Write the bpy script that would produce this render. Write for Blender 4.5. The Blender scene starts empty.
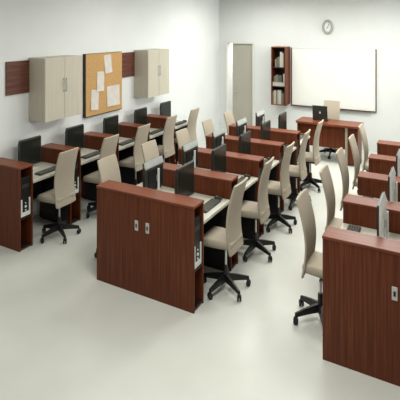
import bpy, bmesh, math, random
from mathutils import Vector, Matrix

# ------------------------------------------------------------------ camera, light, exposure
S = bpy.context.scene
COL = S.collection
H = 2.54
cam_data = bpy.data.cameras.new('camera')
cam = bpy.data.objects.new('camera', cam_data)
COL.objects.link(cam)
S.camera = cam
cam_data.sensor_fit = 'HORIZONTAL'
cam_data.sensor_width = 36.0
cam_data.lens = 447.05 / 400 * 36.0
cam_data.shift_y = -(200 - 27.5) / 400.0      # level camera, falling front
cam_data.clip_start = 0.05
cam_data.clip_end = 60
YAW = 0.5012
cam.location = (0, 0, H)
cam.rotation_euler = (math.pi / 2, 0, YAW)

W = bpy.data.worlds.new('world')
S.world = W
W.use_nodes = True
W.node_tree.nodes['Background'].inputs[0].default_value = (0.86, 0.93, 1.0, 1)
W.node_tree.nodes['Background'].inputs[1].default_value = 0.35

def area(name, loc, rot, sx, sy, watt, color, spread=180):
    d = bpy.data.lights.new(name, 'AREA')
    d.shape = 'RECTANGLE'; d.size = sx; d.size_y = sy
    d.energy = watt; d.color = color; d.spread = math.radians(spread)
    o = bpy.data.objects.new(name, d)
    o.location = loc; o.rotation_euler = rot
    COL.objects.link(o)
    return o

CEIL = 3.35
# daylight through the windows of the right wall
area('daylight_near_window', (2.62, 2.2, 2.25), (0, math.radians(90), 0), 1.4, 2.6, 14, (1.0, 1.0, 0.97), 120)
area('daylight_middle_window', (2.62, 5.2, 2.25), (0, math.radians(90), 0), 1.4, 2.6, 14, (1.0, 1.0, 0.97), 120)
area('far_window_wall_fill', (2.62, 8.2, 2.25), (0, math.radians(90), 0), 1.4, 2.4, 34, (0.95, 1.0, 1.0), 80)  # unseen window, beam narrowed and strengthened to brighten the far left wall
# ceiling lamps
for i, (x, y, p) in enumerate([(-3.3, 2.6, 14), (-3.3, 5.4, 22), (-3.3, 8.2, 40), (-1.2, 2.4, 56), (-1.2, 5.4, 42), (-1.0, 7.6, 96)]):
    area('ceiling_lamp', (x, y, CEIL - 0.03), (0, 0, 0), 1.1, 1.1, p, (1.0, 1.0, 0.955), 170)
# corridor lamp behind the door
area('corridor_lamp', (-4.2, 10.6, 3.0), (0, 0, 0), 1.2, 1.0, 60, (1.0, 1.0, 0.98))

S.view_settings.view_transform = 'Standard'
S.view_settings.look = 'None'
S.view_settings.gamma = 1.0
S.view_settings.use_curve_mapping = False
S.view_settings.exposure = 0.0
S.cycles.use_denoising = True
S.cycles.max_bounces = 8
S.cycles.diffuse_bounces = 2

# ------------------------------------------------------------------ materials
def srgb(r, g, b):
    f = lambda c: (c / 255 / 12.92) if c / 255 <= 0.04045 else ((c / 255 + 0.055) / 1.055) ** 2.4
    return (f(r), f(g), f(b), 1)

def mat(name, c1, c2=None, scale=(1, 1, 1), nscale=5, rough=0.5, metal=0.0, bump=0.0, spec=0.5, detail=6, c3=None, coat=0.0):
    m = bpy.data.materials.new(name); m.use_nodes = True
    nt = m.node_tree; N = nt.nodes; L = nt.links
    b = N['Principled BSDF']
    b.inputs['Roughness'].default_value = rough
    b.inputs['Metallic'].default_value = metal
    b.inputs['Specular IOR Level'].default_value = spec
    b.inputs['Coat Weight'].default_value = coat
    if c2 is None:
        c2 = tuple(c * 0.92 for c in c1[:3]) + (1,)
    tc = N.new('ShaderNodeTexCoord'); mp = N.new('ShaderNodeMapping')
    mp.inputs['Scale'].default_value = scale
    n = N.new('ShaderNodeTexNoise'); n.inputs['Scale'].default_value = nscale; n.inputs['Detail'].default_value = detail
    r = N.new('ShaderNodeValToRGB')
    r.color_ramp.elements[0].position = 0.32; r.color_ramp.elements[0].color = c1
    r.color_ramp.elements[1].position = 0.68; r.color_ramp.elements[1].color = c2
    if c3:
        e = r.color_ramp.elements.new(0.5); e.color = c3
    L.new(tc.outputs['Object'], mp.inputs[0]); L.new(mp.outputs[0], n.inputs['Vector'])
    L.new(n.outputs['Fac'], r.inputs[0]); L.new(r.outputs[0], b.inputs['Base Color'])
    if bump:
        bp = N.new('ShaderNodeBump'); bp.inputs['Strength'].default_value = bump; bp.inputs['Distance'].default_value = 0.002
        L.new(n.outputs['Fac'], bp.inputs['Height']); L.new(bp.outputs[0], b.inputs['Normal'])
    return m

WD, WL, WM = srgb(84, 39, 20), srgb(114, 60, 34), srgb(99, 49, 26)
M = {}
M['wood_v'] = mat('wood_upright_grain', WD, WL, (1, 1, 0.03), 60, 0.42, spec=0.22, c3=WM)
M['wood_x'] = mat('wood_lengthwise_grain', srgb(104, 50, 28), srgb(136, 76, 48), (0.03, 1, 1), 60, 0.38, spec=0.3, c3=srgb(119, 62, 37))
M['wood_y'] = mat('wood_rail_grain', srgb(84, 46, 34), srgb(118, 74, 58), (1, 0.06, 1), 40, 0.4, spec=0.4, c3=srgb(100, 58, 44))
M['wood_dark_and_shade'] = mat('dark_wood_and_recess_shade', srgb(30, 15, 10), srgb(44, 21, 14), (1, 1, 0.05), 34, 0.5)  # recess shade put into the colour; also the cork board's own dark edge
M['wood_frame'] = mat('dark_brown_frame', srgb(66, 40, 32), srgb(84, 54, 44), (1, 1, 0.05), 40, 0.5)
M['pedestal'] = mat('taupe_laminate', srgb(150, 138, 120), srgb(160, 148, 130), (1, 1, 1), 20, 0.5)
M['laminate'] = mat('cream_laminate', srgb(196, 193, 178), srgb(206, 203, 189), (1, 1, 1), 8, 0.4)
M['wall'] = mat('wall_paint', srgb(226, 228, 225), srgb(229, 231, 228), (1, 1, 1), 3, 0.75, spec=0.25)
M['ceil'] = mat('ceiling_paint', srgb(238, 238, 234), srgb(240, 240, 236), (1, 1, 1), 3, 0.9)
M['floor'] = mat('floor_vinyl', srgb(207, 208, 199), srgb(214, 215, 206), (1, 1, 1), 2.2, 0.3, spec=0.42, detail=8)
M['fabric'] = mat('beige_fabric', srgb(174, 163, 145), srgb(185, 174, 156), (1, 1, 1), 90, 0.9, bump=0.12, spec=0.15)
M['black'] = mat('black_plastic', srgb(18, 18, 18), srgb(26, 26, 25), (1, 1, 1), 20, 0.42)
M['caster'] = mat('caster_rubber', srgb(14, 14, 14), srgb(24, 24, 23), (1, 1, 1), 20, 0.5)
M['chrome'] = mat('brushed_steel', srgb(190, 190, 188), srgb(205, 205, 202), (1, 1, 0.1), 30, 0.28, metal=1.0)
M['silver'] = mat('silver_plastic', srgb(214, 218, 213), srgb(222, 225, 220), (1, 1, 1), 10, 0.3, spec=0.6)
M['graphite'] = mat('graphite_plastic', srgb(44, 47, 44), srgb(56, 59, 55), (1, 1, 1), 10, 0.35)
M['screen'] = mat('dark_screen', srgb(28, 31, 27), srgb(33, 36, 32), (1, 1, 1), 2, 0.22, spec=0.5)
M['key'] = mat('keyboard_keys', srgb(84, 83, 76), srgb(96, 94, 86), (1, 1, 1), 40, 0.5)
M['cabinet'] = mat('light_ash_laminate', srgb(192, 185, 167), srgb(199, 192, 175), (1, 1, 0.05), 40, 0.5, spec=0.3, c3=srgb(195, 188, 171))
M['cork'] = mat('cork', srgb(182, 141, 88), srgb(202, 162, 106), (1, 1, 1), 60, 0.85, bump=0.2, c3=srgb(192, 151, 97))
M['paper'] = mat('paper', srgb(206, 200, 190), srgb(216, 210, 201), (1, 1, 1), 12, 0.8)
M['ink'] = mat('printed_ink', srgb(140, 138, 134), srgb(150, 148, 144), (1, 1, 1), 40, 0.8)
M['whiteboard'] = mat('whiteboard_surface', srgb(242, 244, 236), srgb(244, 246, 239), (1, 1, 1), 2, 0.25)
M['door'] = mat('door_grey_beige', srgb(172, 169, 154), srgb(180, 177, 162), (1, 1, 0.1), 12, 0.5)
M['frame'] = mat('door_frame_paint', srgb(222, 222, 216), srgb(227, 227, 221), (1, 1, 1), 4, 0.5)
M['plate'] = mat('socket_plate_white', srgb(196, 192, 186), srgb(206, 202, 196), (1, 1, 1), 10, 0.4)
M['clockrim'] = mat('clock_rim_grey', srgb(158, 160, 156), srgb(170, 172, 168), (1, 1, 1), 10, 0.45)
M['clockface'] = mat('clock_face', srgb(232, 232, 226), srgb(236, 236, 230), (1, 1, 1), 5, 0.5)
M['backshell'] = mat('metallic_silver_shell', srgb(186, 190, 186), srgb(198, 202, 197), (1, 1, 1), 10, 0.3, metal=0.5)
M['knee_shade'] = mat('charcoal_knee_shade', srgb(22, 20, 19), srgb(30, 27, 25), (1, 1, 1), 20, 0.6)  # charcoal stands in for the shade under the worktops
bookc = {'cream': (206, 200, 180), 'grey': (138, 136, 120), 'olive': (112, 110, 86), 'white': (216, 214, 204), 'tan': (168, 152, 120), 'slate': (88, 92, 90)}
for k, v in bookc.items():
    M['book_' + k] = mat('book_cover_' + k, srgb(*[c * 0.86 for c in v]), None, (1, 1, 1), 20, 0.6)
M['pages'] = mat('book_pages', srgb(214, 206, 186), srgb(200, 192, 172), (1, 40, 1), 30, 0.8)
gm = bpy.data.materials.new('window_glass'); gm.use_nodes = True
gb = gm.node_tree.nodes['Principled BSDF']
gb.inputs['Transmission Weight'].default_value = 1; gb.inputs['Roughness'].default_value = 0.02; gb.inputs['IOR'].default_value = 1.1
gn = gm.node_tree.nodes.new('ShaderNodeTexNoise'); gm.node_tree.links.new(gn.outputs['Fac'], gb.inputs['Coat Weight']); gn.inputs['Scale'].default_value = 1
M['glass'] = gm

# ------------------------------------------------------------------ helpers
K = 0.72          # plan proportion of the furniture

class MB:
    def __init__(self): self.bm = bmesh.new()
    def box(self, x0, x1, y0, y1, z0, z1, bev=0.0, seg=2, mx=None):
        r = bmesh.ops.create_cube(self.bm, size=1)
        vs = r['verts']
        for v in vs:
            v.co = Vector(((x0 + x1) / 2 + v.co.x * (x1 - x0), (y0 + y1) / 2 + v.co.y * (y1 - y0), (z0 + z1) / 2 + v.co.z * (z1 - z0)))
        if bev:
            es = list({e for v in vs for e in v.link_edges})
            rr = bmesh.ops.bevel(self.bm, geom=es, offset=bev, segments=seg, affect='EDGES', profile=0.5)
            vs = list({v for f in rr['faces'] for v in f.verts} | {v for v in vs if v.is_valid})
        if mx:
            for v in vs: v.co = mx @ v.co
        return self
    def cyl(self, p0, p1, r0, r1=None, n=12):
        p0, p1 = Vector(p0), Vector(p1); r1 = r0 if r1 is None else r1
        d = p1 - p0; q = d.to_track_quat('Z', 'Y')
        a = []; b = []
        for i in range(n):
            t = 2 * math.pi * i / n
            a.append(self.bm.verts.new(p0 + q @ Vector((r0 * math.cos(t), r0 * math.sin(t), 0))))
            b.append(self.bm.verts.new(p1 + q @ Vector((r1 * math.cos(t), r1 * math.sin(t), 0))))
        for i in range(n):
            j = (i + 1) % n
            self.bm.faces.new((a[i], a[j], b[j], b[i]))
        self.bm.faces.new(a[::-1]); self.bm.faces.new(b)
        return self
    def prism(self, pts, ax, c0, c1):
        """polygon pts in the two other axes, pushed along axis ax from c0 to c1"""
        def mk(p, c):
            if ax == 'z': return Vector((p[0], p[1], c))
            if ax == 'y': return Vector((p[0], c, p[1]))
            return Vector((c, p[0], p[1]))
        a = [self.bm.verts.new(mk(p, c0)) for p in pts]
        b = [self.bm.verts.new(mk(p, c1)) for p in pts]
        n = len(pts)
        for i in range(n):
            j = (i + 1) % n
            self.bm.faces.new((a[i], a[j], b[j], b[i]))
        self.bm.faces.new(a[::-1]); self.bm.faces.new(b)
        return self
    def build(self, name, m, parent=None, k=False, smooth=False, off=(0, 0, 0)):
        bm = self.bm
        if k:
            for v in bm.verts: v.co.x *= K; v.co.y *= K
        for v in bm.verts: v.co -= Vector(off)
        bmesh.ops.recalc_face_normals(bm, faces=bm.faces)
        me = bpy.data.meshes.new(name); bm.to_mesh(me); bm.free()
        me.materials.append(m)
        if smooth:
            for p in me.polygons: p.use_smooth = True
        o = bpy.data.objects.new(name, me); COL.objects.link(o)
        o.location = off
        if parent: o.parent = parent
        return o

def empty(name, loc=(0, 0, 0), rz=0):
    o = bpy.data.objects.new(name, None); COL.objects.link(o)
    o.empty_display_size = 0.1
    o.location = loc; o.rotation_euler = (0, 0, rz)
    return o

def tag(o, label, cat, group=None):
    o['label'] = label; o['category'] = cat
    if group: o['group'] = group
    elif 'group' in o: del o['group']
    return o

def struct(o):
    o['kind'] = 'structure'; return o

KIDS = {}
def kids(o): return [c for c in bpy.data.objects if c.parent == o]
def copy_tree(o, parent=None):
    c = o.copy(); COL.objects.link(c)
    if parent: c.parent = parent
    for ch in kids(o): copy_tree(ch, c)
    return c

class Proto:
    """first use places the original, later uses place copies"""
    def __init__(self, root): self.root = root; self.used = False; 
    def put(self, loc, rz, label, cat, group):
        o = self.root if not self.used else copy_tree(self.root)
        self.used = True
        o.location = loc; o.rotation_euler = (0, 0, rz)
        return tag(o, label, cat, group)

# ------------------------------------------------------------------ room shell
WX, RXW, YB, YF = -4.80, 2.70, 9.72, -1.6
struct(MB().box(WX - 0.12, RXW + 0.12, YF - 0.12, 12.0, -0.1, 0).build('floor', M['floor']))
struct(MB().box(WX - 0.12, RXW + 0.12, YF - 0.12, 12.0, CEIL, CEIL + 0.1).build('ceiling', M['ceil']))
struct(MB().box(WX - 0.12, WX, YF, 12.0, 0, CEIL).build('wall_left', M['wall']))
struct(MB().box(WX, RXW, YF - 0.12, YF, 0, CEIL).build('wall_front', M['wall']))
DX0, DX1, DZ = -4.58, -3.92, 2.165
b = MB()
b.box(WX, DX0, YB, YB + 0.14, 0, CEIL); b.box(DX1, RXW, YB, YB + 0.14, 0, CEIL); b.box(DX0, DX1, YB, YB + 0.14, DZ, CEIL)
struct(b.build('wall_back', M['wall']))
# right wall with three windows
b = MB()
wins = [(0.9, 3.5), (3.9, 6.5), (7.0, 9.4)]
zs0, zs1 = 1.5, 3.0
ys = [YF] + [v for w in wins for v in w] + [YB + 0.14]
for i in range(0, len(ys), 2): b.box(RXW, RXW + 0.12, ys[i], ys[i + 1], 0, CEIL)
for a_, c_ in wins:
    b.box(RXW, RXW + 0.12, a_, c_, 0, zs0); b.box(RXW, RXW + 0.12, a_, c_, zs1, CEIL)
struct(b.build('wall_right', M['wall']))
for i, (a_, c_) in enumerate(wins):
    w = MB()
    t = 0.05
    w.box(RXW + 0.03, RXW + 0.09, a_, a_ + t, zs0, zs1); w.box(RXW + 0.03, RXW + 0.09, c_ - t, c_, zs0, zs1)
    w.box(RXW + 0.03, RXW + 0.09, a_ + t, c_ - t, zs0, zs0 + t); w.box(RXW + 0.03, RXW + 0.09, a_ + t, c_ - t, zs1 - t, zs1)
    w.box(RXW + 0.03, RXW + 0.09, (a_ + c_) / 2 - 0.025, (a_ + c_) / 2 + 0.025, zs0 + t, zs1 - t)
    wo = struct(w.build('window_%d' % (i + 1), M['frame']))
    MB().box(RXW + 0.055, RXW + 0.065, a_ + t, c_ - t, zs0 + t, zs1 - t).build('pane', M['glass'], wo)
# corridor beyond the door
b = MB()
b.box(WX, -3.4, 11.88, 12.0, 0, CEIL); b.box(-3.4, -3.3, YB + 0.14, 12.0, 0, CEIL)
struct(b.build('wall_corridor', M['wall']))
# door frame and leaf
b = MB()
fw = 0.055
b.box(DX0 - fw, DX0 + 0.006, YB - 0.02, YB + 0.15, 0, DZ + 0.06); b.box(DX1 - 0.006, DX1 + 0.03, YB - 0.02, YB + 0.15, 0, DZ + 0.06)
b.box(DX0 + 0.006, DX1 - 0.006, YB - 0.02, YB + 0.15, DZ - 0.006, DZ + 0.06)
struct(b.build('trim_door', M['frame']))
d = struct(MB().box(-4.455, DX1 - 0.008, YB + 0.03, YB + 0.075, 0.008, DZ - 0.010, 0.004).build('door_1', M['door']))
b = MB(); b.cyl((-4.40, YB + 0.03, 1.02), (-4.40, YB - 0.01, 1.02), 0.009); b.cyl((-4.40, YB - 0.01, 1.02), (-4.31, YB - 0.01, 1.02), 0.008)
b.build('door_handle', M['chrome'], d)
# ceiling lamp housings (the lamps themselves are above)
for x, y in ((-3.3, 2.6), (-3.3, 5.4), (-3.3, 8.2), (-1.2, 2.4), (-1.2, 5.4), (-1.0, 7.6)):
    if True:
        b = MB()
        for s in (-1, 1):
            b.box(x + s * 0.56 - 0.02, x + s * 0.56 + 0.02, y - 0.58, y + 0.58, CEIL - 0.05, CEIL)
            b.box(x - 0.54, x + 0.54, y + s * 0.56 - 0.02, y + s * 0.56 + 0.02, CEIL - 0.05, CEIL)
        struct(b.build('trim_lamp', M['frame']))

# ------------------------------------------------------------------ measured layout
XL, XR = -3.077, -1.953          # middle island
LXW, LXE = WX + 0.03, -4.2145    # left wall row
RXL, RXE = -0.821, 0.303         # right island
Y1, T, P, HD, HW = 3.450, 0.186, 0.7835, 0.949, 0.750
ORD = ['nearest', 'second', 'third', 'fourth', 'farthest']

# ------------------------------------------------------------------ divider cabinets
def make_divider(L, niche=True, second_wall=False):
    """long cabinet, origin at its front left foot, running along +x; open computer niche at its right end"""
    r = empty('divider_cabinet')
    th = 0.018
    MB().box(0, L, 0, th, 0.0, HD - 0.024, 0.0015).build('front_panel', M['wood_v'], r)
    MB().box(0, L, T - th, T, 0.0, HD - 0.024, 0.0015).build('back_panel', M['wood_v'], r)
    MB().box(-0.004, L + 0.004, -0.006, T + 0.006, HD - 0.024, HD, 0.004).build('top', M['wood_x'], r)
    MB().box(0.001, th, th, T - th, 0.0, HD - 0.024).build('end_panel', M['wood_v'], r)
    nd = min(0.33, L - 0.06)
    if niche:
        MB().box(L - nd, L - nd + th, th, T - th, 0.03, HD - 0.024).build('niche_back', M['wood_dark_and_shade'], r)  # niche interior blackened, its shade put into the colour
        MB().box(L - nd + th, L - 0.004, th, T - th, 0.352, 0.370).build('shelf', M['wood_dark_and_shade'], r)
        MB().box(L - nd + th, L - 0.004, th, T - th, 0.012, 0.030).build('bottom_panel', M['wood_dark_and_shade'], r)
    else:
        MB().box(L - th, L - 0.001, th, T - th, 0.0, HD - 0.024).build('end_panel', M['wood_v'], r)
    return r

protoC = Proto(make_divider(XR - XL)); protoL = Proto(make_divider(LXE - LXW)); protoR = Proto(make_divider(RXE - RXL, niche=False))
rows = [('middle island', protoC, XL, 'dividers of the middle island'),
        ('left wall row', protoL, LXW, 'dividers of the left wall row'),
        ('right island', protoR, RXL, 'dividers of the right island')]
firstdiv = {}
for rn, pr, x0, g in rows:
    for i in range(5):
        if i == 0:
            lab = {'middle island': 'large reddish wood cabinet end of the middle island, with two socket plates',
                   'left wall row': 'reddish wood cabinet at the near end of the left wall row',
                   'right island': 'large reddish wood cabinet at the near end of the right island'}[rn]
        else:
            lab = 'reddish wood divider cabinet across the %s, %s from the camera' % (rn, ORD[i] if i < 4 else 'farthest')
        o = pr.put((x0, Y1 + i * P, 0), 0, lab, 'cabinet', g)
        firstdiv[(rn, i)] = o

# socket plates on the two big near fronts
def socket(parent, x, z):
    p = MB().box(x - 0.019, x + 0.019, -0.006, 0.0005, z - 0.048, z + 0.048, 0.002).build('socket_plate', M['plate'], parent)
    q = MB(); q.box(x - 0.008, x + 0.008, -0.0085, -0.0055, z - 0.018, z + 0.018, 0.001)
    q.build('socket', M['black'], p)
for dx in (-0.065, 0.062): socket(firstdiv[('middle island', 0)], 0.562 + dx, 0.652)
for dx in (-0.054, 0.062): socket(firstdiv[('right island', 0)], 0.562 + dx, 0.650)

# ------------------------------------------------------------------ computer towers
def make_tower():
    r = empty('computer_tower')
    w = 0.066
    MB().box(-0.27, 0, -w, w, 0, 0.45, 0.004).build('case', M['black'], r)
    b = MB()
    b.box(-0.004, 0.006, -w, -w + 0.02, 0.012, 0.205, 0.002); b.box(-0.004, 0.006, w - 0.02, w, 0.012, 0.205, 0.002)
    b.box(-0.004, 0.0055, -w + 0.002, w - 0.002, 0.006, 0.055, 0.002)
    b.build('front_trim', M['silver'], r)
    b = MB().box(-0.002, 0.004, -0.05, 0.05, 0.33, 0.37, 0.001); b.build('disc_drive', M['graphite'], r)
    for z, rad in ((0.115, 0.014), (0.075, 0.009)):
        MB().cyl((0, 0, z), (0.0075, 0, z), rad, n=16).build('button', M['silver'], r)
    MB().cyl((0, 0, 0.155), (0.006, 0, 0.155), 0.007, n=12).build('button', M['silver'], r)
    return r
tw = Proto(make_tower())
for rn, xe in (('middle island', XR), ('left wall row', LXE)):
    for i in range(5):
        lab = 'black computer tower with silver trim in the %s niche of the %s' % (ORD[i], rn)
        tw.put((xe - 0.014, Y1 + i * P + T / 2, 0.3702), 0, lab, 'computer tower', 'computer towers in the %s' % rn)

# ------------------------------------------------------------------ worktops
G = P - T
def make_worktop(L, double=True, last=False):
    r = empty('worktop')
    g = G - 0.014
    MB().box(0.001, L - 0.001, 0, g, HW - 0.032, HW, 0.004).build('surface', M['laminate'], r)
    x = L / 2 if double else 0.06
    MB().box(x - 0.009, x + 0.009, 0, g, 0.30, HW - 0.032).build('modesty_panel', M['knee_shade'], r)  # knee space shade put into this panel's black colour
    spans = [(0.03, L / 2 - 0.012), (L / 2 + 0.012, L - 0.03)] if double else [(0.075, L - 0.03)]
    for a_, c_ in spans:
        for q_ in (0.004, g - 0.022 - (0.02 if last else 0)):
            MB().box(a_, c_, q_, q_ + 0.016, 0.0, HW - 0.033, 0.002).build('leg_shade_panel', M['knee_shade'], r)  # added black panels, part desk leg, part stand-in for under-desk shade
    MB().box(0.08, L - 0.04, g / 2 - 0.015, g / 2 + 0.015, HW - 0.062, HW - 0.032).build('support_rail', M['black'], r)
    if last:
        MB().box(0.01, L - 0.01, g - 0.02, g, 0, HW - 0.032).build('end_panel', M['wood_v'], r)
    return r
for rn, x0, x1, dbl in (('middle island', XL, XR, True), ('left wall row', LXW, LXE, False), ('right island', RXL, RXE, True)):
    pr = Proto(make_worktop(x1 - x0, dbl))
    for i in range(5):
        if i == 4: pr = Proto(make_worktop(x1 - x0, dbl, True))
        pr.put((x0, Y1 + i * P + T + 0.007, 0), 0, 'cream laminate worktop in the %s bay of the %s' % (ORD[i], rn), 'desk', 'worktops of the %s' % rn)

# ------------------------------------------------------------------ monitors
def make_monitor(recess, rim='backshell'):
    """screen faces +x; origin at the foot on the worktop. Sizes before the plan proportion"""
    r = empty('monitor')
    hw = 0.232
    MB().box(-0.012, 0.010, -hw, hw, 0.045, 0.385, 0.004).build('screen_frame', M['graphite'], r, k=True)
    MB().box(0.0085, 0.0125, -hw + 0.014, hw - 0.014, 0.062, 0.372).build('screen', M['screen'], r, k=True)
    # rear shell with a bright sloping top and a black recess for the sockets
    b = MB(); b.prism([(-0.012, 0.05), (-0.012, 0.345), (-0.036, 0.322), (-0.042, 0.07)], 'y', -hw, hw)
    b.build('rear_shell', M['graphite'] if recess else M['silver'], r, k=True)
    b = MB(); b.box(-0.050, -0.038, -hw * 0.86, hw * 0.72, 0.075, 0.300, 0.003)
    if recess: b.build('socket_recess', M['black'], r, k=True)
    b = MB(); b.prism([(-0.016, 0.392), (-0.011, 0.388), (-0.0125, 0.345), (-0.044, 0.318), (-0.044, 0.328)], 'y', -hw, hw)
    b.build('top_rim', M[rim] if recess else M['silver'], r, k=True)
    b = MB(); py = -0.05 if recess else 0.0
    b.box(-0.084, -0.064, py - 0.020, py + 0.020, 0.008, 0.29, 0.005); b.box(-0.066, -0.038, py - 0.015, py + 0.015, 0.16, 0.22)
    b.build('stand', M['silver'], r, k=True)
    b = MB(); b.box(-0.12, 0.06, -0.11, 0.11, 0.0, 0.010, 0.004)
    b.build('foot', M['silver'], r, k=True)
    return r
mo = Proto(make_monitor(True)); mod = Proto(make_monitor(True, 'graphite'))
MOFF = 0.205
def bayY(i): return Y1 + T + G / 2 + i * P
XC = (XL + XR) / 2; XCR = (RXL + RXE) / 2
for i in range(5):
    mod.put((XC + MOFF - 0.01, bayY(i) - 0.005, HW), 0, 'dark monitor facing right in the %s bay of the middle island' % ORD[i], 'monitor', 'right-facing monitors of the middle island')
for i in range(5):
    mo.put((XC - MOFF - 0.01, bayY(i) - 0.005, HW), math.pi, 'silver-rimmed monitor seen from behind in the %s bay of the middle island' % ORD[i], 'monitor', 'left-facing monitors of the middle island')
for i in range(5):
    mod.put((-4.60, bayY(i) - 0.005, HW), 0, 'dark monitor against the left wall in the %s bay from the camera' % ORD[i], 'monitor', 'monitors of the left wall row')
mo = Proto(make_monitor(False))
for i in range(5):
    mo.put((XCR - MOFF, bayY(i), HW), math.pi, 'silver-edged monitor in the %s bay of the right island' % ORD[i], 'monitor', 'left-facing monitors of the right island')

# ------------------------------------------------------------------ keyboards and mice
def make_keyboard():
    r = empty('keyboard')
    MB().box(-0.075, 0.075, -0.225, 0.225, 0, 0.016, 0.004).build('tray', M['graphite'], r, k=True)
    b = MB()
    for c in range(5):
        for q in range(15):
            x = -0.056 + c * 0.028; y = -0.203 + q * 0.029
            b.box(x - 0.011, x + 0.011, y - 0.0115, y + 0.0115, 0.015, 0.023, 0.002, 1)
    b.build('keys', M['key'], r, k=True)
    return r
def make_mouse():
    r = empty('mouse')
    b = MB(); b.box(-0.055, 0.055, -0.03, 0.03, 0, 0.032, 0.014, 3)
    b.build('shell', M['graphite'], r, k=True, smooth=True)
    b = MB(); b.cyl((-0.025, -0.004, 0.030), (-0.025, 0.004, 0.030), 0.007)
    b.build('wheel', M['silver'], r, k=True)
    return r
kb = Proto(make_keyboard()); ms = Proto(make_mouse())
for rn, xk, s in (('middle island', XR - 0.115, 1), ('left wall row', LXE - 0.115, 1), ('right island', RXL + 0.115, -1)):
    for i in range(5):
        rot = 0 if s > 0 else math.pi
        kb.put((xk, bayY(i) + (0.03 if s > 0 else 0.075), HW + 0.0004), rot, 'dark keyboard on the %s worktop of the %s' % (ORD[i], rn), 'keyboard', 'keyboards of the %s' % rn)
        ms.put((xk, bayY(i) + (0.235 if s > 0 else -0.135), HW + 0.0004), rot, 'dark mouse beside the keyboard in the %s bay of the %s' % (ORD[i], rn), 'mouse', 'mice of the %s' % rn)

# ------------------------------------------------------------------ task chairs
def make_chair():
    """the sitter looks towards -x; origin on the floor under the column. Sizes before the plan proportion"""
    r = empty('task_chair')
    # seat cushion
    b = MB(); b.box(-0.30, 0.17, -0.225, 0.225, 0.445, 0.525, 0.034, 4)
    for v in b.bm.verts:
        if v.co.x < -0.2: v.co.z -= 0.014 * (-0.2 - v.co.x) / 0.1
        v.co.y *= 1 - 0.10 * max(0, (v.co.x + 0.05) / 0.22) if v.co.x > -0.05 else 1
    b.build('seat', M['fabric'], r, k=True, smooth=True)
    # backrest: tall curved upholstered shell
    prof = [(0.405, 0.176), (0.418, 0.172), (0.47, 0.158), (0.56, 0.138), (0.66, 0.128), (0.76, 0.136), (0.86, 0.160), (0.96, 0.196), (1.03, 0.226), (1.062, 0.240), (1.072, 0.245)]
    b = MB(); nx = 8; fr = []; bk = []
    for k_, (z, x) in enumerate(prof):
        w = 0.222
        if k_ == 0: w = 0.212
        if k_ == len(prof) - 1: w = 0.207
        if k_ in (len(prof) - 2, len(prof) - 3): w = 0.215
        f = []; q = []
        for j in range(nx + 1):
            u = (-1, -0.93, -0.6, -0.3, 0, 0.3, 0.6, 0.93, 1)[j]
            xx = x - 0.016 * u * u
            e = 0.004 if j in (0, nx) else 0
            f.append(b.bm.verts.new((xx - 0.017 + e, u * w, z)))
            q.append(b.bm.verts.new((xx + 0.016 - e, u * w, z - 0.004)))
        fr.append(f); bk.append(q)
    n = len(prof)
    for i in range(n - 1):
        for j in range(nx):
            b.bm.faces.new((fr[i][j], fr[i][j + 1], fr[i + 1][j + 1], fr[i + 1][j]))
            b.bm.faces.new((bk[i][j + 1], bk[i][j], bk[i + 1][j], bk[i + 1][j + 1]))
        b.bm.faces.new((fr[i][0], fr[i + 1][0], bk[i + 1][0], bk[i][0]))
        b.bm.faces.new((fr[i + 1][nx], fr[i][nx], bk[i][nx], bk[i + 1][nx]))
    for j in range(nx):
        b.bm.faces.new((fr[0][j + 1], fr[0][j], bk[0][j], bk[0][j + 1]))
        b.bm.faces.new((fr[n - 1][j], fr[n - 1][j + 1], bk[n - 1][j + 1], bk[n - 1][j]))
    o = b.build('backrest', M['fabric'], r, k=True, smooth=True)
    md = o.modifiers.new('soft', 'SUBSURF'); md.levels = 1; md.render_levels = 2
    # mechanism, column, star base
    b = MB(); b.box(-0.13, 0.11, -0.075, 0.075, 0.395, 0.448, 0.012); b.box(0.05, 0.165, -0.03, 0.03, 0.405, 0.425, 0.006)
    b.cyl((-0.04, 0.07, 0.42), (-0.04, 0.19, 0.415), 0.007)
    b.build('tilt_mechanism', M['black'], r, k=True)
    b = MB(); b.cyl((0, 0, 0.20), (0, 0, 0.40), 0.017, n=16)
    b.build('gas_column', M['chrome'], r, k=True, smooth=False)
    b = MB(); b.cyl((0, 0, 0.075), (0, 0, 0.235), 0.036, 0.028, n=16)
    hub = b.build('base_hub', M['black'], r, k=True)
    for i in range(5):
        a = math.radians(72 * i)
        c, s = math.cos(a), math.sin(a)
        R = Matrix.Rotation(a, 4, 'Z')
        b = MB()
        pts0 = [(0.02, 0.034, 0.085, 0.150), (0.17, 0.026, 0.078, 0.128), (0.325, 0.019, 0.066, 0.096)]
        rings = []
        for (x, w, z0, z1) in pts0:
            rings.append([b.bm.verts.new(R @ Vector(p)) for p in ((x, -w, z0), (x, w, z0), (x, w * 0.55, z1), (x, -w * 0.55, z1))])
        for q in range(2):
            for j in range(4):
                b.bm.faces.new((rings[q][j], rings[q][(j + 1) % 4], rings[q + 1][(j + 1) % 4], rings[q + 1][j]))
        b.bm.faces.new(rings[0][::-1]); b.bm.faces.new(rings[2])
        lg = b.build('leg', M['black'], r, k=True)
        b = MB()
        px, py = 0.320 * c, 0.320 * s
        ca = a + 1.1
        dx, dy = math.cos(ca), math.sin(ca)
        for sd in (-1, 1):
            b.cyl((px + dx * 0.008 * sd, py + dy * 0.008 * sd, 0.030), (px + dx * 0.026 * sd, py + dy * 0.026 * sd, 0.030), 0.030, n=14)
        b.cyl((px, py, 0.03), (px, py, 0.08), 0.010, n=8)
        b.build('caster', M['caster'], lg, k=True)
    return r
ch = Proto(make_chair())
rng = random.Random(4)
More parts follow.
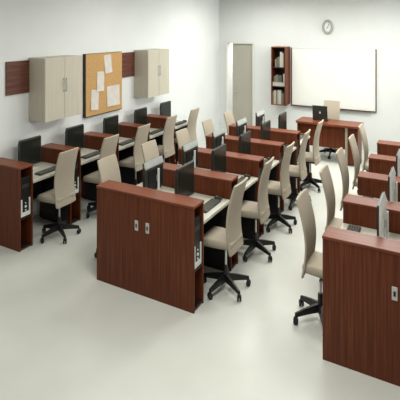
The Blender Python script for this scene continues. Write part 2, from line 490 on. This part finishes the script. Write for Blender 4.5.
# (dx, dy, turn of the seat, turn of the star base) per chair
def chairs(rn, xe, side, jit, lookout):
    """side=+1: backrest on the +x side; -1: backrest on the -x side"""
    for i in range(5):
        dx, dy, tn = jit[i][:3]
        x = xe + side * (0.083 + dx); y = bayY(i) + dy
        rz = (0 if side > 0 else math.pi) + math.radians(tn)
        o = ch.put((x, y, 0), rz, lookout % ORD[i], 'chair', 'task chairs at the ' + rn)
        for g_ in kids(o):
            if g_.name.startswith('leg'): g_.rotation_euler = (0, 0, math.radians(jit[i][3]) - rz)
Z5 = [(0, 0, 0)] * 5
chairs('right side of the middle island', XR, 1, [(0, 0, 0, 40), (0, 0, 3, 46), (0, 0, 0, 40), (0, 0, 2, 50), (0, 0, 0, 30)], 'beige task chair on the right side of the middle island, %s from the camera')
chairs('left side of the middle island', XL, -1, [(0.04, 0, 0, 4), (0.02, 0, 0, 60), (0, 0, 0, 10), (0, 0, 0, 40), (0, 0, 0, 5)], 'beige task chair on the left side of the middle island, %s from the camera')
chairs('left wall row', LXE, 1, [(0.01, 0.02, 0, 44), (0.01, 0.015, 0, 40), (0, 0, 0, 50), (0, 0, 0, 36), (0, 0, 0, 44)], 'beige task chair at the left wall row, %s from the camera')
chairs('right island', RXL, -1, [(0.045, -0.03, 0, 6), (0.045, 0, 0, 20), (0.045, 0, 0, 0), (0.045, 0, 0, 30), (0.045, 0, 0, 10)], 'beige task chair on the left side of the right island, %s from the camera')

# ------------------------------------------------------------------ teacher's desk
TY0, TY1, TX0, TX1 = 8.40, 8.88, -2.52, -1.34
r = empty('teacher_desk', ((TX0 + TX1) / 2, (TY0 + TY1) / 2, 0))
ox, oy = r.location.x, r.location.y
def lp(x, y): return (x - ox, y - oy)
pts = []
x0_, x1_, y0_, y1_ = TX0, TX1, TY0, TY1
for (cx, cy, a0) in ((x1_ - 0.03, y0_ + 0.03, -90), (x1_ - 0.03, y1_ - 0.03, 0), (x0_ + 0.05, y1_ - 0.10, 90), (x0_ + 0.03, y0_ + 0.03, 180)):
    rr = 0.03 if a0 != 90 else 0.05
    ry = 0.03 if a0 != 90 else 0.10
    for k_ in range(5):
        a = math.radians(a0 + 22.5 * k_)
        pts.append(lp(cx + rr * math.cos(a), cy + ry * math.sin(a)))
MB().prism(pts, 'z', 0.715, 0.750).build('top', M['wood_x'], r)
def lb(x0, x1, y0, y1, z0, z1, bev=0.002): return MB().box(x0 - ox, x1 - ox, y0 - oy, y1 - oy, z0, z1, bev)
lb(TX0 + 0.05, -1.60, 8.50, 8.52, 0.29, 0.715).build('modesty_panel', M['wood_v'], r)
lb(TX0 + 0.03, TX0 + 0.052, 8.43, 8.84, 0, 0.715).build('side_panel', M['wood_v'], r)
lb(-1.395, -1.372, 8.43, 8.84, 0, 0.715).build('side_panel', M['wood_v'], r)
o = lb(-1.60, -1.56, 8.43, 8.84, 0, 0.715).build('pedestal_panel', M['pedestal'], r); o['label'] = 'taupe laminate pedestal panel'
lb(-1.56, -1.395, 8.50, 8.84, 0.03, 0.70).build('pedestal', M['wood_v'], r)
tag(r, "teacher's desk in reddish wood standing before the whiteboard", 'desk')

# laptop
r = empty('laptop', (-2.10, 8.66, 0.7503))
MB().box(-0.14, 0.14, -0.02, 0.19, 0, 0.014, 0.004).build('keyboard_base', M['graphite'], r)
tilt = Matrix.Translation((0, -0.02, 0.012)) @ Matrix.Rotation(math.radians(8), 4, 'X')
l = MB().box(-0.142, 0.142, -0.008, 0.0, 0, 0.285, 0.003, mx=tilt).build('lid', M['graphite'], r)
q = MB(); 
lg_pts = [(0.017 * math.cos(t) * (1 - 0.12 * math.cos(2 * t)), 0.150 + 0.022 * math.sin(t)) for t in [i * math.pi / 8 for i in range(16)]]
q.prism(lg_pts, 'y', -0.0105, -0.0075); q.prism([(0.0, 0.176), (0.010, 0.190), (0.012, 0.186), (0.004, 0.176)], 'y', -0.0105, -0.0075)
for v in q.bm.verts: v.co = tilt @ v.co
q.build('lid_emblem', M['silver'], l)
MB().box(-0.128, 0.128, -0.0001, 0.002, 0.018, 0.270, mx=tilt).build('screen', M['screen'], l)
tag(r, "dark open laptop standing on the teacher's desk", 'laptop')
# teacher's chair
ch.put((-1.985, 9.00, 0), math.pi / 2 + 0.05, "beige task chair behind the teacher's desk by the whiteboard", 'chair', "chair of the teacher's desk")

# ------------------------------------------------------------------ whiteboard, clock
def board_struct():
    r = empty('whiteboard', (-2.12, YB, 0.81))
    X0, X1, Z0, Z1 = -3.00, -1.22, 0.810, 2.094
    c = -2.12
    MB().box(X0 + 0.02 - c, X1 - 0.02 - c, -0.022, -0.004, 0.02, Z1 - Z0 - 0.01).build('writing_surface', M['whiteboard'], r)
    b = MB()
    b.box(X1 - 0.016 - c, X1 - c, -0.04, -0.001, 0.0, Z1 - Z0); b.box(X0 - c, X0 + 0.02 - c, -0.04, -0.001, 0.0, Z1 - Z0)
    b.box(X0 + 0.02 - c, X1 - 0.022 - c, -0.04, -0.001, 0.0, 0.016)
    b.build('wooden_frame', M['wood_frame'], r)
    b = MB(); b.box(X0 + 0.02 - c, X1 - 0.022 - c, -0.03, -0.001, Z1 - Z0 - 0.014, Z1 - Z0)
    b.build('top_rail', M['frame'], r)
    b = MB(); b.box(X0 + 0.06 - c, X1 - 0.10 - c, -0.075, -0.04, 0.0, 0.012)
    b.build('pen_ledge', M['wood_frame'], r)
    tag(r, 'large blank whiteboard with a thin brown wooden frame on the back wall', 'whiteboard')
board_struct()

r = empty('wall_clock', (-2.198, YB, 2.552))
ARX, ARZ = 0.111, 0.156
def ring(rx0, rz0, rx1, rz1, y0, y1, n=40):
    b = MB(); L = []
    for i in range(n):
        t = 2 * math.pi * i / n; c, s = math.cos(t), math.sin(t)
        L.append([b.bm.verts.new(p) for p in ((rx1 * c, y1, rz1 * s), (rx1 * c, y0, rz1 * s), ((rx1 + rx0) / 2 * c, y0 - 0.008, (rz1 + rz0) / 2 * s), (rx0 * c, y0, rz0 * s), (rx0 * c, y1, rz0 * s))])
    for i in range(n):
        j = (i + 1) % n
        for k_ in range(5):
            b.bm.faces.new((L[i][k_], L[i][(k_ + 1) % 5], L[j][(k_ + 1) % 5], L[j][k_]))
    return b
ring(ARX * 0.68, ARZ * 0.68, ARX, ARZ, -0.035, -0.0005).build('rim', M['clockrim'], r, smooth=True)
b = MB(); b.prism([(ARX * 0.8 * math.cos(i * math.pi / 20), ARZ * 0.8 * math.sin(i * math.pi / 20)) for i in range(40)], 'y', -0.02, -0.002)
f = b.build('face', M['clockface'], r)
b = MB()
for i in range(12):
    t = i * math.pi / 6
    c, s = math.cos(t), math.sin(t)
    b.box(ARX * 0.58 * c - 0.004, ARX * 0.58 * c + 0.004, -0.0225, -0.0195, ARZ * 0.58 * s - 0.005, ARZ * 0.58 * s + 0.005)
b.build('hour_marks', M['black'], f)
def hand(a, ln, w):
    c, s = math.sin(a), math.cos(a)
    b = MB(); b.prism([(-s * w, c * w * 1.0), (s * w, -c * w), (ln * c * 0.72 + s * w * 0.6, ln * s - c * w * 0.6), (ln * c * 0.72 - s * w * 0.6, ln * s + c * w * 0.6)], 'y', -0.027, -0.023)
    return b
hand(math.radians(215), 0.062, 0.005).build('hand', M['black'], r)
hand(math.radians(28), 0.078, 0.004).build('hand', M['black'], r)
MB().cyl((0, -0.020, 0), (0, -0.029, 0), 0.006).build('spindle', M['black'], r)
tag(r, 'round grey-rimmed clock high on the back wall above the whiteboard', 'clock')

# ------------------------------------------------------------------ bookshelf on the back wall with books
BX0, BX1, BY0, BZ0, BZ1 = -3.354, -3.03, 9.375, 0.842, 2.118
r = empty('wall_bookshelf', ((BX0 + BX1) / 2, YB, BZ0))
cx = (BX0 + BX1) / 2
hwid = (BX1 - BX0) / 2; dep = BY0 - YB; hh = BZ1 - BZ0; t = 0.018
MB().box(-hwid, -hwid + t, dep, -0.001, 0, hh, 0.001).build('side_panel', M['wood_v'], r)
MB().box(hwid - t, hwid, dep, -0.001, 0, hh, 0.001).build('side_panel', M['wood_v'], r)
MB().box(-hwid + t, hwid - t, dep + 0.002, -0.001, hh - t, hh).build('top_panel', M['wood_x'], r)
MB().box(-hwid + t, hwid - t, dep + 0.002, -0.001, 0, t).build('bottom_panel', M['wood_x'], r)
MB().box(-hwid + t, hwid - t, -0.012, -0.001, t, hh - t).build('back_panel', M['wood_dark_and_shade'], r)  # shade inside the bookshelf put into the wood colour
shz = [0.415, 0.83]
for z in shz: MB().box(-hwid + t, hwid - t, dep + 0.006, -0.012, z - t, z).build('shelf', M['wood_dark_and_shade'], r)
tag(r, 'narrow reddish wood open bookshelf hung beside the whiteboard', 'bookshelf')

def book(x, y0, z, w, d, h, col, label, group, flat=False, lean=0):
    r = empty('book', (x, y0, z))
    if lean: r.rotation_euler = (0, lean, 0)
    c = 0.003
    b = MB()
    if not flat:
        b.box(-w / 2, -w / 2 + c, 0, d, 0, h); b.box(w / 2 - c, w / 2, 0, d, 0, h); b.box(-w / 2 + c, w / 2 - c, 0, c, 0, h)
        b.build('cover', M['book_' + col], r)
        MB().box(-w / 2 + c, w / 2 - c, c, d - 0.006, 0.004, h - 0.005).build('pages', M['pages'], r)
    else:
        b.box(-w / 2, w / 2, 0, d, 0, c); b.box(-w / 2, w / 2, 0, d, h - c, h); b.box(-w / 2, w / 2, 0, c, c, h - c)
        b.build('cover', M['book_' + col], r)
        MB().box(-w / 2 + 0.004, w / 2 - 0.004, c, d - 0.006, c, h - c).build('pages', M['pages'], r)
    tag(r, label, 'book', group)
POS = ['leftmost', 'second from the left', 'third from the left', 'fourth from the left', 'fifth from the left', 'sixth from the left', 'seventh from the left']
ysh = BY0 + 0.03
g0 = 'books on the bottom shelf'
x = BX0 + t + 0.006
specs = [(0.034, 0.275, 'tan'), (0.030, 0.300, 'white'), (0.036, 0.285, 'grey'), (0.028, 0.310, 'cream'), (0.040, 0.300, 'white'), (0.034, 0.255, 'grey'), (0.030, 0.235, 'olive')]
for i, (w, h, c) in enumerate(specs):
    book(x + w / 2, ysh, BZ0 + t + 0.0005, w, 0.16, h, c, '%s book standing on the bottom shelf of the bookshelf, %s' % (c, POS[i]), g0)
    x += w + 0.005
z = BZ0 + shz[0] + 0.0005
for i, (h, c, w) in enumerate([(0.050, 'white', 0.24), (0.034, 'cream', 0.23)]):
    book(BX0 + t + 0.008 + w / 2, ysh, z, w, 0.17, h, c, '%s book lying flat on the middle shelf, %s of the pile' % (c, ['bottom', 'second'][i]), 'flat books on the middle shelf', flat=True)
    z += h + 0.0005
x = BX0 + t + 0.03
for i, (w, h, c) in enumerate([(0.04, 0.12, 'olive'), (0.045, 0.15, 'grey'), (0.04, 0.135, 'olive'), (0.05, 0.145, 'slate')]):
    book(x + w / 2, ysh, z, w, 0.13, h, c, 'small %s book upright on the flat pile on the middle shelf, %s' % (c, POS[i]), 'small books on the middle shelf pile')
    x += w + 0.004
book(BX1 - t - 0.022, ysh, BZ0 + shz[0] + 0.0005, 0.032, 0.16, 0.27, 'white', 'tall white book standing at the right end of the middle shelf', 'tall books at the right ends')
x = BX0 + t + 0.060
for i, (w, h, c) in enumerate([(0.036, 0.175, 'grey'), (0.034, 0.215, 'olive'), (0.030, 0.23, 'grey'), (0.040, 0.335, 'white'), (0.034, 0.310, 'cream')]):
    book(x + w / 2, ysh, BZ0 + shz[1] + 0.0005, w, 0.16, h, c, '%s book standing on the top shelf of the bookshelf, %s' % (c, POS[i]), 'books on the top shelf')
    x += w + 0.005

# ------------------------------------------------------------------ left wall: rail panels, cupboards, cork board
def rail(y0, y1, label):
    r = MB().box(WX + 0.0005, WX + 0.022, y0, y1, 1.69, 2.112, 0.002).build('rail_panel', M['wood_y'], off=(WX, (y0 + y1) / 2, 1.69))
    tag(r, label, 'wall panel')
rail(3.715, 4.066, 'brown wood panel on the left wall, left of the near cupboard')
rail(5.945, 6.332, 'brown wood panel on the left wall between cork board and far cupboard')

def make_cupboard(W_):
    """back against the wall plane x=0, running along +y from 0"""
    r = empty('wall_cupboard')
    D = 0.308; h = 0.824
    dt = 0.016
    b = MB(); b.box(0.0008, D - dt, 0, W_, 0, h, 0.002)
    b.build('body', M['cabinet'], r)
    for i in range(2):
        y0 = 0.002 + i * W_ / 2; y1 = (i + 1) * W_ / 2 - 0.002
        d = MB().box(D - dt, D, y0, y1, 0.002, h - 0.002, 0.002).build('door', M['cabinet'], r)
        yy = W_ / 2 + (-0.022 if i == 0 else 0.022)
        q = MB()
        q.box(D + 0.014, D + 0.022, yy - 0.005, yy + 0.005, 0.36, 0.545, 0.002)
        q.box(D - 0.001, D + 0.015, yy - 0.004, yy + 0.004, 0.37, 0.38); q.box(D - 0.001, D + 0.015, yy - 0.004, yy + 0.004, 0.525, 0.535)
        q.build('handle', M['chrome'], d)
    return r
cp = Proto(make_cupboard(0.672))
cp.put((WX, 4.070, 1.319), 0, 'pale two-door wall cupboard left of the cork board', 'cupboard', 'wall cupboards on the left wall')
cp.put((WX, 6.338, 1.319), 0, 'pale two-door wall cupboard right of the cork board', 'cupboard', 'wall cupboards on the left wall')

r = empty('cork_board', (WX, 5.077, 1.176))
LB, HB = 0.862, 0.962
MB().box(0.0008, 0.046, 0.004, LB - 0.004, 0.004, HB - 0.004).build('backing', M['wood_dark_and_shade'], r)
MB().box(0.046, 0.0558, 0.006, LB - 0.001, 0.012, HB - 0.004).build('cork_panel', M['cork'], r)
b = MB(); e = 0.010
b.box(0.0008, 0.0565, -0.004, 0.004, 0, HB); b.box(0.0008, 0.050, LB - 0.004, LB, 0, HB)
b.box(0.0008, 0.060, 0.004, LB - 0.004, 0, 0.012); b.box(0.0008, 0.050, 0.004, LB - 0.004, HB - 0.004, HB)
b.build('frame', M['wood_dark_and_shade'], r)
tag(r, 'cork notice board between the two cupboards on the left wall', 'notice board')
# sheets of paper: y0, y1, z0, z1 measured on the board
def uvYZ(u, v):
    tt = (u - 200) / 447.05; c, s = math.cos(YAW), math.sin(YAW); X = WX + 0.058
    Y = X * (c + tt * s) / (tt * c - s)
    return Y, H - (v - 27.5) * (-X * s + Y * c) / 447.05
sheets = [((104.5, 55.0), (111.5, 72.5), 5, 'white sheet pinned at the top of the cork board'),
          ((97.0, 72.0), (104.0, 90.5), -3, 'white sheet pinned at the middle of the cork board'),
          ((91.0, 90.5), (98.5, 109.0), -5, 'white sheet pinned at the bottom left of the cork board'),
          ((107.0, 86.5), (119.5, 104.0), 0, 'wide white sheet pinned at the lower right of the cork board')]
for a_, c_, sk, lab in sheets:
    ya, za = uvYZ(*a_); yb, zb = uvYZ(*c_)
    yc, zc = (ya + yb) / 2, (za + zb) / 2
    w_, h_ = abs(yb - ya) / 2, abs(za - zb) / 2
    r = empty('paper_sheet', (WX + 0.0566, yc, zc)); r.rotation_euler = (math.radians(sk), 0, 0)
    s_ = MB(); n_ = 6
    vv = []
    for i in range(n_ + 1):
        z = h_ - 2 * h_ * i / n_; lift = 0.001 + 0.010 * (i / n_) ** 2
        vv.append([s_.bm.verts.new(p) for p in ((lift, -w_, z), (lift, w_, z), (lift + 0.0008, w_, z), (lift + 0.0008, -w_, z))])
    for i in range(n_):
        for j in range(4): s_.bm.faces.new((vv[i][j], vv[i][(j + 1) % 4], vv[i + 1][(j + 1) % 4], vv[i + 1][j]))
    s_.bm.faces.new(vv[0]); s_.bm.faces.new(vv[-1][::-1])
    s_.build('sheet', M['paper'], r)
    MB().cyl((0.001, 0, h_ - 0.015), (0.010, 0, h_ - 0.015), 0.007).build('pin', M['clockface'], r)
    tag(r, lab, 'paper', 'sheets on the cork board')
